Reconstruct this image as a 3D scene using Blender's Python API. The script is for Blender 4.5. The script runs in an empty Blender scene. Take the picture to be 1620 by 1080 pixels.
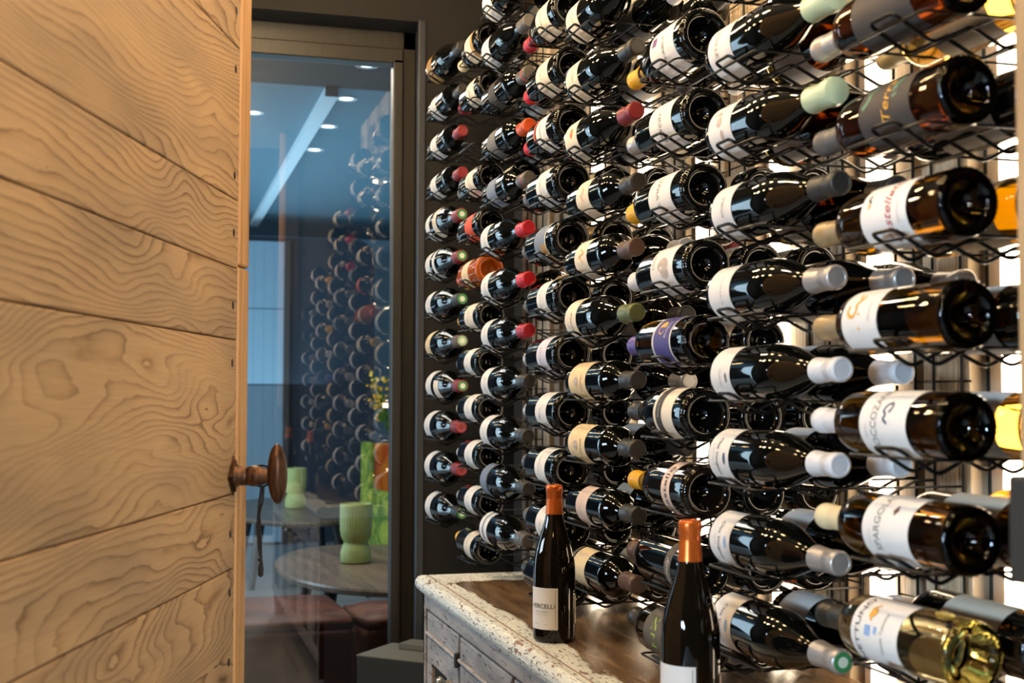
import bpy, bmesh, math, random
from mathutils import Vector, Matrix
random.seed(7)
S = bpy.context.scene
COL = S.collection
PI = math.pi
EYE = 1.2                                            # camera height above the floor

# ------------------------------------------------------------------ camera
YAW, PIT, ROL = .2766, .0436, .0022
cd = bpy.data.cameras.new('camera'); cam = bpy.data.objects.new('camera', cd); COL.objects.link(cam)
fw = Vector((math.sin(YAW)*math.cos(PIT), math.cos(YAW)*math.cos(PIT), math.sin(PIT)))
rt = Vector((math.cos(YAW), -math.sin(YAW), 0)); up = rt.cross(fw)
r2 = rt*math.cos(ROL)+up*math.sin(ROL); u2 = r2.cross(fw)
cam.matrix_world = Matrix(((r2.x, u2.x, -fw.x, 0), (r2.y, u2.y, -fw.y, 0), (r2.z, u2.z, -fw.z, EYE), (0, 0, 0, 1)))
cd.sensor_width = 36; cd.lens = 36*2000/1620; cd.clip_start = .02
cd.dof.use_dof = True; cd.dof.focus_distance = 2.45; cd.dof.aperture_fstop = 6.3
S.camera = cam

# ------------------------------------------------------------------ world, exposure, lights
S.view_settings.view_transform = 'Standard'; S.view_settings.look = 'None'
S.view_settings.gamma = 1; S.view_settings.use_curve_mapping = False
S.view_settings.exposure = .06
w = bpy.data.worlds.new('interior_world'); S.world = w; w.use_nodes = True
w.node_tree.nodes['Background'].inputs[0].default_value = (.62, .8, 1, 1)
w.node_tree.nodes['Background'].inputs[1].default_value = .03
cy = S.cycles
cy.use_denoising = True; cy.max_bounces = 9; cy.transmission_bounces = 8; cy.glossy_bounces = 5
cy.transparent_max_bounces = 10; cy.sample_clamp_indirect = 6; cy.caustics_refractive = False; cy.caustics_reflective = False
cy.blur_glossy = .5

def area(name, loc, aim, sx, sy, power, col):
    l = bpy.data.lights.new(name, 'AREA'); l.shape = 'RECTANGLE'; l.size = sx; l.size_y = sy
    l.energy = power; l.color = col
    o = bpy.data.objects.new(name, l); COL.objects.link(o); o.location = loc
    o.rotation_euler = (Vector(aim)-Vector(loc)).to_track_quat('-Z', 'Z').to_euler()
    return o
# daylight through the three tall shop windows, left of and behind the camera
for i, y in enumerate((-1.75, -.95, -.2)):
    area('window_daylight', (-4.4, y*1.25-.3, 1.75), (.8, y+2.0, 1.2), .36, 1.0, 170, (.58, .80, 1))
# added unseen fill light behind the camera that brightens the door leaf
area('front_fill_light', (2.1, -4.2, 2.0), (.1, 1.7, 1.1), 1.1, 1.5, 165, (.93, .97, 1))
# daylight in the lounge beyond the glass, from its own windows on the left
area('lounge_daylight', (-2.6, 7.4, 1.6), (1.0, 7.4, .7), 3.4, 1.9, 150, (.62, .84, 1))
area('lounge_ceiling_fill', (.3, 8.6, 1.3), (.3, 8.6, 3), 2.2, 4.4, 60, (.5, .80, 1))  # added upward fill that brightens the lounge ceiling, no fixture there
area('lounge_table_fill', (.5, 5.2, 2.62), (.6, 5.2, 0), 1.0, 1.2, 42, (1, .90, .78))  # added overhead fill for the tables and poufs, no pendant hangs there
# side window of the tasting room, left of the glazed door
area('side_window_daylight', (-1.58, 3.0, 1.55), (.8, 2.3, 1.25), .38, .85, 24, (.70, .85, 1))

# ------------------------------------------------------------------ helpers
def srgb(r, g, b):
    f = lambda c: c/12.92 if c <= .04045 else ((c+.055)/1.055)**2.4
    return (f(r), f(g), f(b), 1)
MATS = {}
def mat(name, col, rough=.5, metal=0, spec=.5, trans=0, ior=1.5, coat=0, emit=None, estr=0):
    if name in MATS: return MATS[name]
    m = bpy.data.materials.new(name); m.use_nodes = True
    b = m.node_tree.nodes['Principled BSDF']
    b.inputs['Base Color'].default_value = col; b.inputs['Roughness'].default_value = rough
    b.inputs['Metallic'].default_value = metal; b.inputs['Specular IOR Level'].default_value = spec
    b.inputs['Transmission Weight'].default_value = trans; b.inputs['IOR'].default_value = ior
    b.inputs['Coat Weight'].default_value = coat
    if emit: b.inputs['Emission Color'].default_value = emit; b.inputs['Emission Strength'].default_value = estr
    MATS[name] = m
    return m
class NT:
    """small node-building helper"""
    def __init__(s, m): s.t = m.node_tree; s.n = s.t.nodes; s.b = s.n['Principled BSDF']
    def node(s, typ, **kw):
        n = s.n.new(typ)
        for k, v in kw.items():
            if hasattr(n, k): setattr(n, k, v)
            else: n.inputs[k.replace('_', ' ')].default_value = v
        return n
    def link(s, a, b): s.t.links.new(a, b)
    def coord(s, scale=(1, 1, 1), kind='Object', rot=(0, 0, 0)):
        c = s.node('ShaderNodeTexCoord'); m = s.node('ShaderNodeMapping')
        m.inputs['Scale'].default_value = scale; m.inputs['Rotation'].default_value = rot
        s.link(c.outputs[kind], m.inputs['Vector']); return m.outputs['Vector']
    def noise(s, vec, scale, detail=3, dist=0, rough=.5):
        n = s.node('ShaderNodeTexNoise'); n.inputs['Scale'].default_value = scale
        n.inputs['Detail'].default_value = detail; n.inputs['Distortion'].default_value = dist
        n.inputs['Roughness'].default_value = rough
        s.link(vec, n.inputs['Vector']); return n.outputs['Fac']
    def ramp(s, fac, stops):
        r = s.node('ShaderNodeValToRGB'); e = r.color_ramp.elements
        e[0].position, e[0].color = stops[0]; e[1].position, e[1].color = stops[-1]
        for p, c in stops[1:-1]: x = e.new(p); x.color = c
        s.link(fac, r.inputs[0]); return r.outputs[0]
    def math(s, op, a, b=None, c=None):
        n = s.node('ShaderNodeMath', operation=op)
        for i, v in enumerate((a, b, c)):
            if v is None: continue
            if isinstance(v, (int, float)): n.inputs[i].default_value = v
            else: s.link(v, n.inputs[i])
        return n.outputs[0]
    def mix(s, fac, a, b, mode='MIX'):
        n = s.node('ShaderNodeMix', data_type='RGBA', blend_type=mode)
        for i, v in ((0, fac), (6, a), (7, b)):
            if isinstance(v, (int, float, tuple)): n.inputs[i].default_value = v
            else: s.link(v, n.inputs[i])
        return n.outputs[2]
    def base(s, c): s.link(c, s.b.inputs['Base Color'])
    def bump(s, h, strength=.2, dist=.002):
        b = s.node('ShaderNodeBump'); b.inputs['Strength'].default_value = strength; b.inputs['Distance'].default_value = dist
        s.link(h, b.inputs['Height']); s.link(b.outputs[0], s.b.inputs['Normal'])

def link(name, me, m=None, parent=None, loc=None):
    o = bpy.data.objects.new(name, me); COL.objects.link(o)
    if m is not None and me is not None:
        if not me.materials:
            for q in (m if isinstance(m, (list, tuple)) else [m]): me.materials.append(q)
    if parent is not None: o.parent = parent
    if loc: o.location = loc
    return o
def tag(o, label=None, cat=None, group=None, kind=None):
    for k, v in (('label', label), ('category', cat), ('group', group), ('kind', kind)):
        if v: o[k] = v
    return o
def empty(name, loc=(0, 0, 0), rot=(0, 0, 0)):
    o = bpy.data.objects.new(name, None); COL.objects.link(o); o.location = loc; o.rotation_euler = rot
    o.empty_display_size = .05; return o

class MB:
    """mesh builder: boxes, tubes, lathes and prisms gathered into one mesh"""
    def __init__(s): s.v = []; s.f = []; s.mi = []; s.sm = []
    def add(s, vs, fs, mi=0, smooth=False, M=None):
        k = len(s.v)
        for v in vs: s.v.append(tuple(M @ Vector(v)) if M else tuple(v))
        for f in fs: s.f.append(tuple(i+k for i in f)); s.mi.append(mi); s.sm.append(smooth)
        return s
    def box(s, x0, x1, y0, y1, z0, z1, mi=0, M=None):
        vs = [(x, y, z) for x in (x0, x1) for y in (y0, y1) for z in (z0, z1)]
        return s.add(vs, [(0, 1, 3, 2), (4, 6, 7, 5), (0, 4, 5, 1), (2, 3, 7, 6), (0, 2, 6, 4), (1, 5, 7, 3)], mi, False, M)
    def bbox(s, x0, x1, y0, y1, z0, z1, r=.004, seg=2, mi=0, M=None):
        """box with rounded edges"""
        bm = bmesh.new(); bmesh.ops.create_cube(bm, size=1)
        for v in bm.verts: v.co = ((x0+x1)/2+v.co.x*(x1-x0), (y0+y1)/2+v.co.y*(y1-y0), (z0+z1)/2+v.co.z*(z1-z0))
        bmesh.ops.bevel(bm, geom=bm.edges[:], offset=r, segments=seg, profile=.5, affect='EDGES', clamp_overlap=True)
        bm.verts.index_update()
        s.add([v.co[:] for v in bm.verts], [[v.index for v in f.verts] for f in bm.faces], mi, False, M); bm.free(); return s
    def tube(s, pts, r, n=6, mi=0, closed=False, M=None, r_end=None):
        P = [Vector(p) for p in pts]; N = len(P); vs = []; fs = []
        prev = None
        for i, p in enumerate(P):
            if closed: t = (P[(i+1) % N]-P[i-1])
            else: t = P[min(i+1, N-1)]-P[max(i-1, 0)]
            t.normalize()
            if prev is None:
                a = Vector((0, 0, 1)) if abs(t.z) < .9 else Vector((1, 0, 0))
                x = t.cross(a).normalized()
            else:
                x = (prev-t*prev.dot(t)); x = x.normalized() if x.length > 1e-6 else t.orthogonal().normalized()
            prev = x; y = t.cross(x)
            rr = r if r_end is None else r+(r_end-r)*i/max(N-1, 1)
            for k in range(n):
                a = 2*PI*k/n; vs.append(p+x*math.cos(a)*rr+y*math.sin(a)*rr)
        R = N if closed else N-1
        for i in range(R):
            for k in range(n):
                j = (i+1) % N; fs.append((i*n+k, i*n+(k+1) % n, j*n+(k+1) % n, j*n+k))
        if not closed: fs.append(tuple(range(n-1, -1, -1))); fs.append(tuple((N-1)*n+k for k in range(n)))
        return s.add(vs, fs, mi, True, M)
    def lathe(s, prof, n=40, mi=0, M=None, knurl=None, smooth=True, ex=1, ey=1):
        vs = []; fs = []; idx = []
        for q, (r, z) in enumerate(prof):
            if r < 1e-6: idx.append([len(vs)]); vs.append((0, 0, z)); continue
            row = []
            for k in range(n):
                rr = r+(knurl[1] if (knurl and q in knurl[0] and k % 3 == 0) else 0)
                a = 2*PI*k/n; row.append(len(vs)); vs.append((math.cos(a)*rr*ex, math.sin(a)*rr*ey, z))
            idx.append(row)
        for a, b in zip(idx, idx[1:]):
            for k in range(n):
                k2 = (k+1) % n
                if len(a) == 1 and len(b) == 1: continue
                if len(a) == 1: fs.append((a[0], b[k2], b[k]))
                elif len(b) == 1: fs.append((a[k], a[k2], b[0]))
                else: fs.append((a[k], a[k2], b[k2], b[k]))
        return s.add(vs, fs, mi, smooth, M)
    def prism(s, poly, axis, a, b, mi=0, M=None):
        """poly of 2-D points extruded along an axis from a to b"""
        def P(p, h): return {'x': (h, p[0], p[1]), 'y': (p[0], h, p[1]), 'z': (p[0], p[1], h)}[axis]
        n = len(poly); vs = [P(p, a) for p in poly]+[P(p, b) for p in poly]
        fs = [tuple(range(n)), tuple(range(2*n-1, n-1, -1))]+[(i, i+n, (i+1) % n+n, (i+1) % n) for i in range(n)]
        return s.add(vs, fs, mi, False, M)
    def mesh(s, name):
        me = bpy.data.meshes.new(name); me.from_pydata(s.v, [], s.f)
        me.polygons.foreach_set('material_index', s.mi); me.polygons.foreach_set('use_smooth', s.sm)
        bm = bmesh.new(); bm.from_mesh(me); bmesh.ops.recalc_face_normals(bm, faces=bm.faces[:]); bm.to_mesh(me); bm.free()
        me.set_sharp_from_angle(angle=math.radians(40)) if any(s.sm) else None
        me.update(); return me
    def build(s, name, m, parent=None, loc=None): return link(name, s.mesh(name), m, parent, loc)
def struct(o): o['kind'] = 'structure'; return o

# ------------------------------------------------------------------ materials of the place
M_black = mat('wire_black', srgb(.15, .15, .15), .38, .85)
M_dark_frame = mat('frame_dark', srgb(.19, .175, .155), .45)
nt = NT(M_dark_frame); g = nt.noise(nt.coord((60, 60, 2)), 3, 4); nt.base(nt.ramp(g, [(.3, srgb(.10, .095, .09)), (.7, srgb(.16, .145, .125))]))
M_wall = mat('wall_umber', srgb(.25, .235, .21), .8)
nt = NT(M_wall); g = nt.noise(nt.coord(), 260, 2); nt.base(nt.ramp(g, [(.3, srgb(.075, .07, .064)), (.7, srgb(.105, .098, .088))])); nt.bump(g, .15)
M_grey_wall = mat('wall_charcoal', srgb(.22, .22, .21), .8)
M_tan = mat('reveal_tan', srgb(.62, .54, .46), .7)
M_slat = mat('ribbed_panel', srgb(.78, .68, .55), .6)
nt = NT(M_slat)
g = nt.noise(nt.coord((1, 420, 6)), 1, 2); g2 = nt.noise(nt.coord((1, 90, 14)), 1, 3)
c = nt.ramp(g, [(.3, srgb(.62, .53, .43)), (.45, srgb(.76, .67, .55)), (.7, srgb(.84, .76, .65))])
nt.base(nt.mix(.35, c, nt.ramp(g2, [(.3, srgb(.60, .50, .40)), (.7, srgb(.88, .8, .68))]))); nt.bump(g, .3)
M_led = mat('led_warm', (1, 1, 1, 1), .5, emit=(1, .80, .56, 1), estr=11)
M_floor = mat('floor_tile', srgb(.6, .6, .6), .4)
nt = NT(M_floor); br = nt.node('ShaderNodeTexBrick'); br.offset = .5
nt.link(nt.coord((1.6, 1.6, 1.6)), br.inputs['Vector'])
br.inputs['Color1'].default_value = srgb(.66, .66, .65); br.inputs['Color2'].default_value = srgb(.58, .59, .59)
br.inputs['Mortar'].default_value = srgb(.36, .36, .36); br.inputs['Scale'].default_value = 1
br.inputs['Mortar Size'].default_value = .006; br.inputs['Brick Width'].default_value = 1; br.inputs['Row Height'].default_value = 1
nt.base(br.outputs['Color'])
M_ceiling = mat('ceiling_slate', srgb(.22, .235, .245), .85)
M_ceil_blue = mat('ceiling_blue', srgb(.40, .52, .58), .85)  # blue of the lounge daylight put into the ceiling colour
M_navy = mat('partition_navy', srgb(.15, .19, .235), .8)  # lightened so the colour carries the haze reflected on the glass
M_palewall = mat('lounge_wall_pale_blue', srgb(.55, .68, .75), .8)
M_beam = mat('beam_white', srgb(.84, .9, .93), .7)

# ------------------------------------------------------------------ the setting
WX, WY = 1.09, 3.92                     # bottle wall and end wall
struct(MB().box(-2.8, 3.2, -3, 12.2, -.06, 0).build('floor', M_floor))
struct(MB().box(-2.8, 3.2, .4, 6.1, 2.7, 2.76).build('ceiling', M_ceiling))
struct(MB().box(-2.8, 3.2, 6.1, 12.2, 2.7, 2.76).build('ceiling_lounge', M_ceil_blue))
struct(MB().box(.785, .85, 6.1, 11.0, 2.655, 2.7).build('trim_1', M_beam))
# end wall with the glazed opening: opening x -0.75..0.817, up to z 2.36
struct(MB().box(.817, 1.3, WY, WY+.2, 0, 2.7).box(-1.7, -.75, WY, WY+.2, 0, 2.7).box(-.75, .817, WY, WY+.2, 2.395, 2.7).build('wall_back', M_wall))
struct(MB().box(1.12, 1.2, .80, WY, 0, 2.7).build('wall_right', M_grey_wall))
struct(MB().box(-1.7, -1.62, .2, 2.3, 0, 2.7).box(-1.7, -1.62, 3.7, WY+.2, 0, 2.7).box(-1.7, -1.62, 2.3, 3.7, 0, .85).box(-1.7, -1.62, 2.3, 3.7, 2.3, 2.7).build('wall_left', M_wall))
# lounge walls
struct(MB().box(2.9, 3.0, WY+.2, 12, 0, 2.7).build('wall_lounge_right', M_palewall))
struct(MB().box(-2.8, 3.0, 12, 12.1, 0, 2.7).build('wall_lounge_far', M_palewall))
poly = [(-2.6, 0), (1.78, 0), (1.78, 2.35)]+[(1.78-.16+.16*math.cos(a), 2.35+.16*math.sin(a)) for a in [PI/2*k/8 for k in range(1, 9)]]+[(-2.6, 2.51)]
struct(MB().prism(poly, 'y', 10.5, 10.65).build('wall_lounge_partition', M_navy))
# glazed door in the opening
GY = WY+.11
fr = MB()
fr.bbox(.741, .774, GY, GY+.05, .0, 2.30, .004).bbox(.774, .817, GY+.015, GY+.09, 0, 2.395, .003)
fr.bbox(-.75, .774, GY, GY+.07, 2.285, 2.335, .004).bbox(-.75, .817, GY+.015, GY+.09, 2.335, 2.395, .003)
fr.bbox(-.75, -.69, GY, GY+.07, 0, 2.30, .004).bbox(-.69, .741, GY, GY+.07, 0, .10, .004)
win = struct(fr.build('window_1', M_dark_frame))
M_pane = bpy.data.materials.new('pane_glass'); M_pane.use_nodes = True
n = M_pane.node_tree.nodes; n.remove(n['Principled BSDF'])
tr = n.new('ShaderNodeBsdfTransparent'); tr.inputs[0].default_value = (.86, .92, .94, 1)
gl = n.new('ShaderNodeBsdfGlossy'); gl.inputs['Roughness'].default_value = .0; gl.inputs[0].default_value = (1, 1, 1, 1)
fz = n.new('ShaderNodeFresnel'); fz.inputs['IOR'].default_value = 2.45
mx = n.new('ShaderNodeMixShader'); L = M_pane.node_tree.links
L.new(fz.outputs[0], mx.inputs[0]); L.new(tr.outputs[0], mx.inputs[1]); L.new(gl.outputs[0], mx.inputs[2]); L.new(mx.outputs[0], n['Material Output'].inputs[0])
MB().add([(-.7, GY+.03, .08), (.75, GY+.03, .08), (.75, GY+.03, 2.295), (-.7, GY+.03, 2.295)], [(0, 1, 2, 3)]).build('glass_pane', M_pane, win)
bead = mat('edge_bead_bluegrey', srgb(.17, .185, .22), .45)
struct(MB().bbox(.800, .824, WY-.006, WY+.02, 0, 2.40, .003).build('trim_2', bead))

# ribbed wall panels, reveals and LED strips on the bottle wall
for i in range(8):
    t = 1.388+.3235*i                    # near edge of the LED
    b = MB().box(1.095, 1.12, t+.042, t+.088, .3, 2.7)
    struct(b.build('trim_%d' % (3+2*i), M_tan))
    b = MB(); rr = random.Random(i)
    yy = t-.002
    ends = [(t-.062, t-.004), (t-.125, t-.084), (t-.165, t-.127), (t-.196, t-.167)]
    for (a, c2) in ends: b.bbox(1.092, 1.12, a, c2, .3, 2.7, .002, 1)
    struct(b.build('trim_%d' % (4+2*i), M_slat))
    if i < 6:
        s = empty('led_strip', (1.10, t+.02, .3))
        tag(s, 'warm white vertical light strip, %s from the right end of the bottle wall' % ('nearest', 'second', 'third', 'fourth', 'fifth', 'sixth', 'seventh', 'eighth')[i], 'light strip', 'vertical light strips behind the bottle racks')
        MB().box(0, .012, -.021, .021, 0, 2.06).build('channel', mat('alu', srgb(.7, .7, .7), .4, .9), s)
        MB().box(-.026, -.0005, -.016, .016, .004, 2.055).build('diffuser', M_led, s)

# ------------------------------------------------------------------ bottles
def glass_mat(name, absorb, dens):
    m = mat(name, (1, 1, 1, 1), .0, 0, .5, 1, 1.36)
    t = m.node_tree; v = t.nodes.new('ShaderNodeVolumeAbsorption'); v.inputs['Color'].default_value = absorb; v.inputs['Density'].default_value = dens
    t.links.new(v.outputs[0], t.nodes['Material Output'].inputs['Volume'])
    return m
G_black = mat('glass_black_green', (.0022, .0025, .002, 1), .03, 0, .42)
G_brown = mat('glass_black_brown', (.006, .004, .002, 1), .03, 0, .42)
G_amber = glass_mat('glass_dark_amber', (.72, .56, .0, 1), 120)
G_olive = glass_mat('glass_olive', (.74, .64, .0, 1), 105)
G_yellow = glass_mat('glass_yellow', (.90, .70, .03, 1), 34)
G_gold = glass_mat('glass_pale_gold', (.94, .88, .3, 1), 9)
G_rose = mat('glass_rose_orange', srgb(.93, .45, .12), .03, 0, .5, .55, 1.36)  # opaque orange share puts the lit wine's glow into the colour
BORD = [(0, .028), (.008, .026), (.016, .018), (.022, .006), (.0255, .0015), (.029, 0), (.0325, .0006), (.0352, .0028), (.0368, .0062), (.0375, .011),
        (.0375, .05), (.0375, .12), (.0375, .190), (.0373, .196), (.0364, .203), (.0345, .210), (.0310, .218), (.0262, .226), (.0210, .233), (.0174, .240), (.0155, .248), (.0146, .258), (.0140, .288), (.0152, .289), (.0153, .296), (.0142, .300), (0, .300)]
BURG = [(0, .034), (.009, .031), (.018, .021), (.025, .007), (.0285, .0015), (.032, 0), (.0355, .0006), (.0383, .0028), (.0400, .0064), (.0410, .0115),
        (.0410, .05), (.0410, .10), (.0410, .132), (.0408, .140), (.0400, .150), (.0384, .162), (.0356, .176), (.0316, .190), (.0270, .204), (.0226, .217), (.0189, .230), (.0164, .243), (.0150, .257), (.0144, .284), (.0155, .285), (.0156, .294), (.0145, .298), (0, .298)]
SHAPE = {'bord': (BORD, .0375), 'burg': (BURG, .0410)}
CACHE = {}
def body_mesh(kind, m):
    key = (kind, m.name)
    if key not in CACHE:
        me = MB().lathe(SHAPE[kind][0], 108, knurl=((7, 8), .0008)).mesh('glass_body'); me.materials.append(m); CACHE[key] = me
    return CACHE[key]
def cap_mesh(kind, style, ms):
    key = ('cap', kind, style)+tuple(q.name for q in ms)
    if key in CACHE: return CACHE[key]
    z0 = .243 if style != 'short' else .262
    a = .0165 if kind == 'bord' else .0172
    T = .3012 if kind == 'bord' else .2992
    b = MB()
    if style == 'wax':
        b.lathe([(a+.0012, .243), (.0182, .245), (.0176, .256), (.0172, .27), (.0188, .283), (.0196, .293), (.0176, .300), (.009, .3025), (0, .303)], 36)
    else:
        b.lathe([(a-.0003, z0), (a+.0002, z0+.0005), (a-.0010, z0+.012), (.0152, .2720), (.0151, .2735), (.0154, .2742), (.0154, T-.016), (.0163, T-.0148), (.0164, T-.004), (.0156, T-.0012), (.0142, T-.0001)], 36)
        b.lathe([(.0142, T-.0001), (.0138, T+.0002), (.0118, T+.0003), (.0112, T-.0003), (0, T-.0003)], 36, 1 if len(ms) > 1 else 0)
        if style == 'band': b.lathe([(.01575, T-.0245), (.0158, T-.024), (.0160, T-.018), (.0159, T-.0175)], 36, 2)
    me = b.mesh('capsule')
    for q in ms: me.materials.append(q)
    CACHE[key] = me; return me
def arc_patch(kind, a0, a1, t0, t1, lift=.0005, n=30, wavy=0):
    """a patch of paper wrapped on the glass, t in degrees about the bottle's label side; follows the shoulder profile"""
    prof, R = SHAPE[kind]
    def rad(z):
        pts = prof[9:]
        for (ra, za), (rb, zb) in zip(pts, pts[1:]):
            if za <= z <= zb and zb > za: return ra+(rb-ra)*(z-za)/(zb-za)
        return R
    steps = max(2, int((a1-a0)/.008)) if a1 > (.185 if kind == 'bord' else .128) else 2
    vs = []; fs = []
    for j in range(steps+1):
        z = a0+(a1-a0)*j/steps
        for i in range(n+1):
            t = math.radians(t0+(t1-t0)*i/n)
            r = rad(z)+lift
            vs.append((r*math.cos(t), r*math.sin(t), z))
    for j in range(steps):
        for i in range(n): k = j*(n+1)+i; fs.append((k, k+1, k+n+2, k+n+1))
    # thickness: a folded back skin
    N = len(vs)
    return MB().add(vs, fs, 0, True)
def label_mesh(kind, a0, a1, t0, t1, m, lift=.0005):
    key = ('lab', kind, a0, a1, t0, t1, m.name, lift)
    if key not in CACHE:
        me = arc_patch(kind, a0, a1, t0, t1, lift).mesh('paper_label'); me.materials.append(m); CACHE[key] = me
    return CACHE[key]
def text_mesh(txt, size, R, ax, th=0, shear=0, sx=1.0, bold=0, along=False):
    """letters wrapped round a cylinder of radius R, centred at height ax and angle th (degrees)"""
    cu = bpy.data.curves.new('lettering', 'FONT'); cu.body = txt; cu.size = size; cu.align_x = 'CENTER'; cu.align_y = 'CENTER'
    cu.shear = shear; cu.resolution_u = 3; cu.offset = bold
    ob = bpy.data.objects.new('tmp', cu); COL.objects.link(ob)
    dg = bpy.context.evaluated_depsgraph_get(); dg.update()
    me = bpy.data.meshes.new_from_object(ob.evaluated_get(dg)); bpy.data.objects.remove(ob); bpy.data.curves.remove(cu)
    for v in me.vertices:
        t = math.radians(th)+v.co.x*sx/R; z = ax+v.co.y
        if along: t = math.radians(th)+v.co.y/R; z = ax-v.co.x
        v.co = (R*math.cos(t), R*math.sin(t), z)
    me.name = 'lettering'; return me
def wrap_poly(polys, R, mname='emblem'):
    """flat 2-D polygons (around, along) wrapped on the cylinder"""
    b = MB()
    for poly in polys:
        vs = [(R*math.cos(x/R), R*math.sin(x/R), z) for x, z in poly]; b.add(vs, [tuple(range(len(vs)))])
    return b.mesh(mname)
def ell(cx, cz, a, b, n=14): return [(cx+a*math.cos(2*PI*k/n), cz+b*math.sin(2*PI*k/n)) for k in range(n)]
def stroke(pts, w):
    out = []
    for (a, b) in zip(pts, pts[1:]):
        d = Vector((b[0]-a[0], b[1]-a[1])); nrm = Vector((-d.y, d.x)).normalized()*w/2
        out.append([(a[0]+nrm.x, a[1]+nrm.y), (a[0]-nrm.x, a[1]-nrm.y), (b[0]-nrm.x, b[1]-nrm.y), (b[0]+nrm.x, b[1]+nrm.y)])
    return out

def paper(name, r, g, b):
    m = mat('paper_'+name, srgb(r, g, b), .62, 0, .25)
    return m
PAPER = {'white': paper('white', .90, .885, .87), 'cream': paper('cream', .90, .80, .63), 'ivory': paper('ivory', .90, .85, .77),
         'tan': paper('tan', .68, .53, .32), 'grey': paper('grey', .44, .43, .42), 'orange-red': paper('orange_red', .85, .33, .20),
         'pinkish': paper('pinkish', .86, .76, .70), 'lilac-white': paper('lilac', .84, .82, .88), 'blue': paper('blue', .30, .29, .52),
         'grey-blue': paper('greyblue', .47, .51, .58), 'yellow': paper('yellow', .95, .72, .12), 'dark grey': paper('darkgrey', .27, .25, .24),
         'smoky': paper('smoky', .36, .33, .29)}
INK = {k: mat('ink_'+k, srgb(*v), .6) for k, v in dict(black=(.13, .12, .12), grey=(.5, .48, .46), red=(.72, .25, .2), gold=(.88, .64, .2), green=(.30, .5, .42), lime=(.62, .74, .2), blue=(.28, .34, .46), sky=(.55, .68, .86), white=(.92, .92, .92), purple=(.42, .22, .5), orange=(.9, .45, .15), brown=(.38, .25, .18), faint=(.72, .66, .62), silver=(.74, .74, .72)).items()}
def foil(name, r, g, b, rough=.42, metal=.0, coat=.0): return mat('capsule_'+name, srgb(r, g, b), rough, metal, .5, coat=coat)
FOIL = {'red': foil('red', .78, .08, .16), 'dark red': foil('dark_red', .50, .10, .13), 'crimson': foil('crimson', .66, .08, .17), 'grey': foil('grey', .36, .35, .34),
        'black': foil('black', .19, .185, .18, .45), 'brown': foil('brown', .36, .27, .23, .45), 'silver': foil('silver', .70, .68, .67, .35, .5),
        'white': foil('white', .86, .86, .88, .3), 'cream': foil('cream', .88, .82, .66), 'yellow': foil('yellow', .92, .68, .06), 'orange': foil('orange', .80, .32, .12),
        'pale green': foil('pale_green', .74, .80, .66, .28), 'olive': foil('olive', .38, .42, .24), 'blue': foil('blue', .16, .26, .72), 'purple': foil('purple', .36, .30, .62),
        'copper': mat('capsule_copper', srgb(.86, .43, .16), .30, .55, .5), 'tan': foil('tan', .66, .57, .42, .35, .3), 'dark': foil('dark', .14, .13, .12, .4), 'green top': foil('green', .25, .55, .33)}
seal_w = mat('seal_white', srgb(.88, .92, .85), .5)

def caps(spec):
    """capsule spec 'red', 'dark red/green' (disc on the end), 'grey|orange' (band)"""
    if '/' in spec: a, d = spec.split('/'); return 'seal', [FOIL[a], FOIL[a]], d
    if '|' in spec: a, d = spec.split('|'); return 'band', [FOIL[a], FOIL[a], FOIL[d]], None
    if spec == 'pale green': return 'wax', [FOIL[spec]], None
    return 'plain', [FOIL[spec]], None

def make_bottle(loc, direction, kind, glass, cap, lab, roll=0, label='', group=None, tilt=0, deco=None, scale=1, detail=True):
    """direction: 'neck' = neck towards the doorway, 'base' = base towards it, 'up' = standing"""
    o = empty('wine_bottle', loc)
    if direction == 'neck': X, Z = Vector((-1, 0, 0)), Vector((0, -1, tilt)).normalized()
    elif direction == 'base': X, Z = Vector((-1, 0, 0)), Vector((0, 1, tilt)).normalized()
    else: X, Z = Vector((-1, 0, 0)), Vector((0, 0, 1))
    Y = Z.cross(X).normalized(); X = Y.cross(Z)
    R = Matrix((X, Y, Z)).transposed() @ Matrix.Rotation(roll, 3, 'Z')
    o.rotation_euler = R.to_euler(); o.scale = scale if isinstance(scale, tuple) else (scale,)*3
    tag(o, label, 'wine bottle', group)
    link('glass_body', body_mesh(kind, glass), None, o)
    style, ms, seal = caps(cap)
    c = link('capsule', cap_mesh(kind, style, ms), None, o)
    if seal:
        T = .3012 if kind == 'bord' else .2992
        key = ('seal', kind, seal)
        if key not in CACHE:
            b = MB().lathe([(0, T+.0006), (.0070, T+.0006)], 28, 1).lathe([(.0070, T+.0006), (.0126, T+.0006), (.0130, T+.0002)], 28, 0)
            me = b.mesh('seal_disc'); me.materials.append({'green': FOIL['green top'], 'ring': mat('seal_red', srgb(.62, .25, .28), .5), 'pale': mat('seal_pale', srgb(.6, .75, .62), .5)}[seal]); me.materials.append(seal_w if seal != 'ring' else FOIL['dark red']); CACHE[key] = me
        link('seal_disc', CACHE[key], None, c)
    if lab:
        RR = SHAPE[kind][1]
        first = None
        for q, (pn, a0, a1, t0, t1) in enumerate(lab):
            p = link('paper_label', label_mesh(kind, a0, a1, t0, t1, PAPER[pn], .0005 if q == 0 else .0008), None, o)
            if first is None: first = p
        for d in (deco or []):
            if d[0] == 'text': _, txt, size, ax, th, ink, shear, sx = d; me = text_mesh(txt, size, RR+.0012, ax, th, shear, sx); nm = 'lettering'
            elif d[0] == 'vtext': _, txt, size, ax, th, ink = d; me = text_mesh(txt, size, RR+.0012, ax, th, 0, 1, 0, True); nm = 'lettering'
            else: _, polys, ink = d; me = wrap_poly(polys, RR+.0011); nm = 'emblem'
            me.materials.append(INK[ink]); link(nm, me, None, first)
    return o

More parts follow.
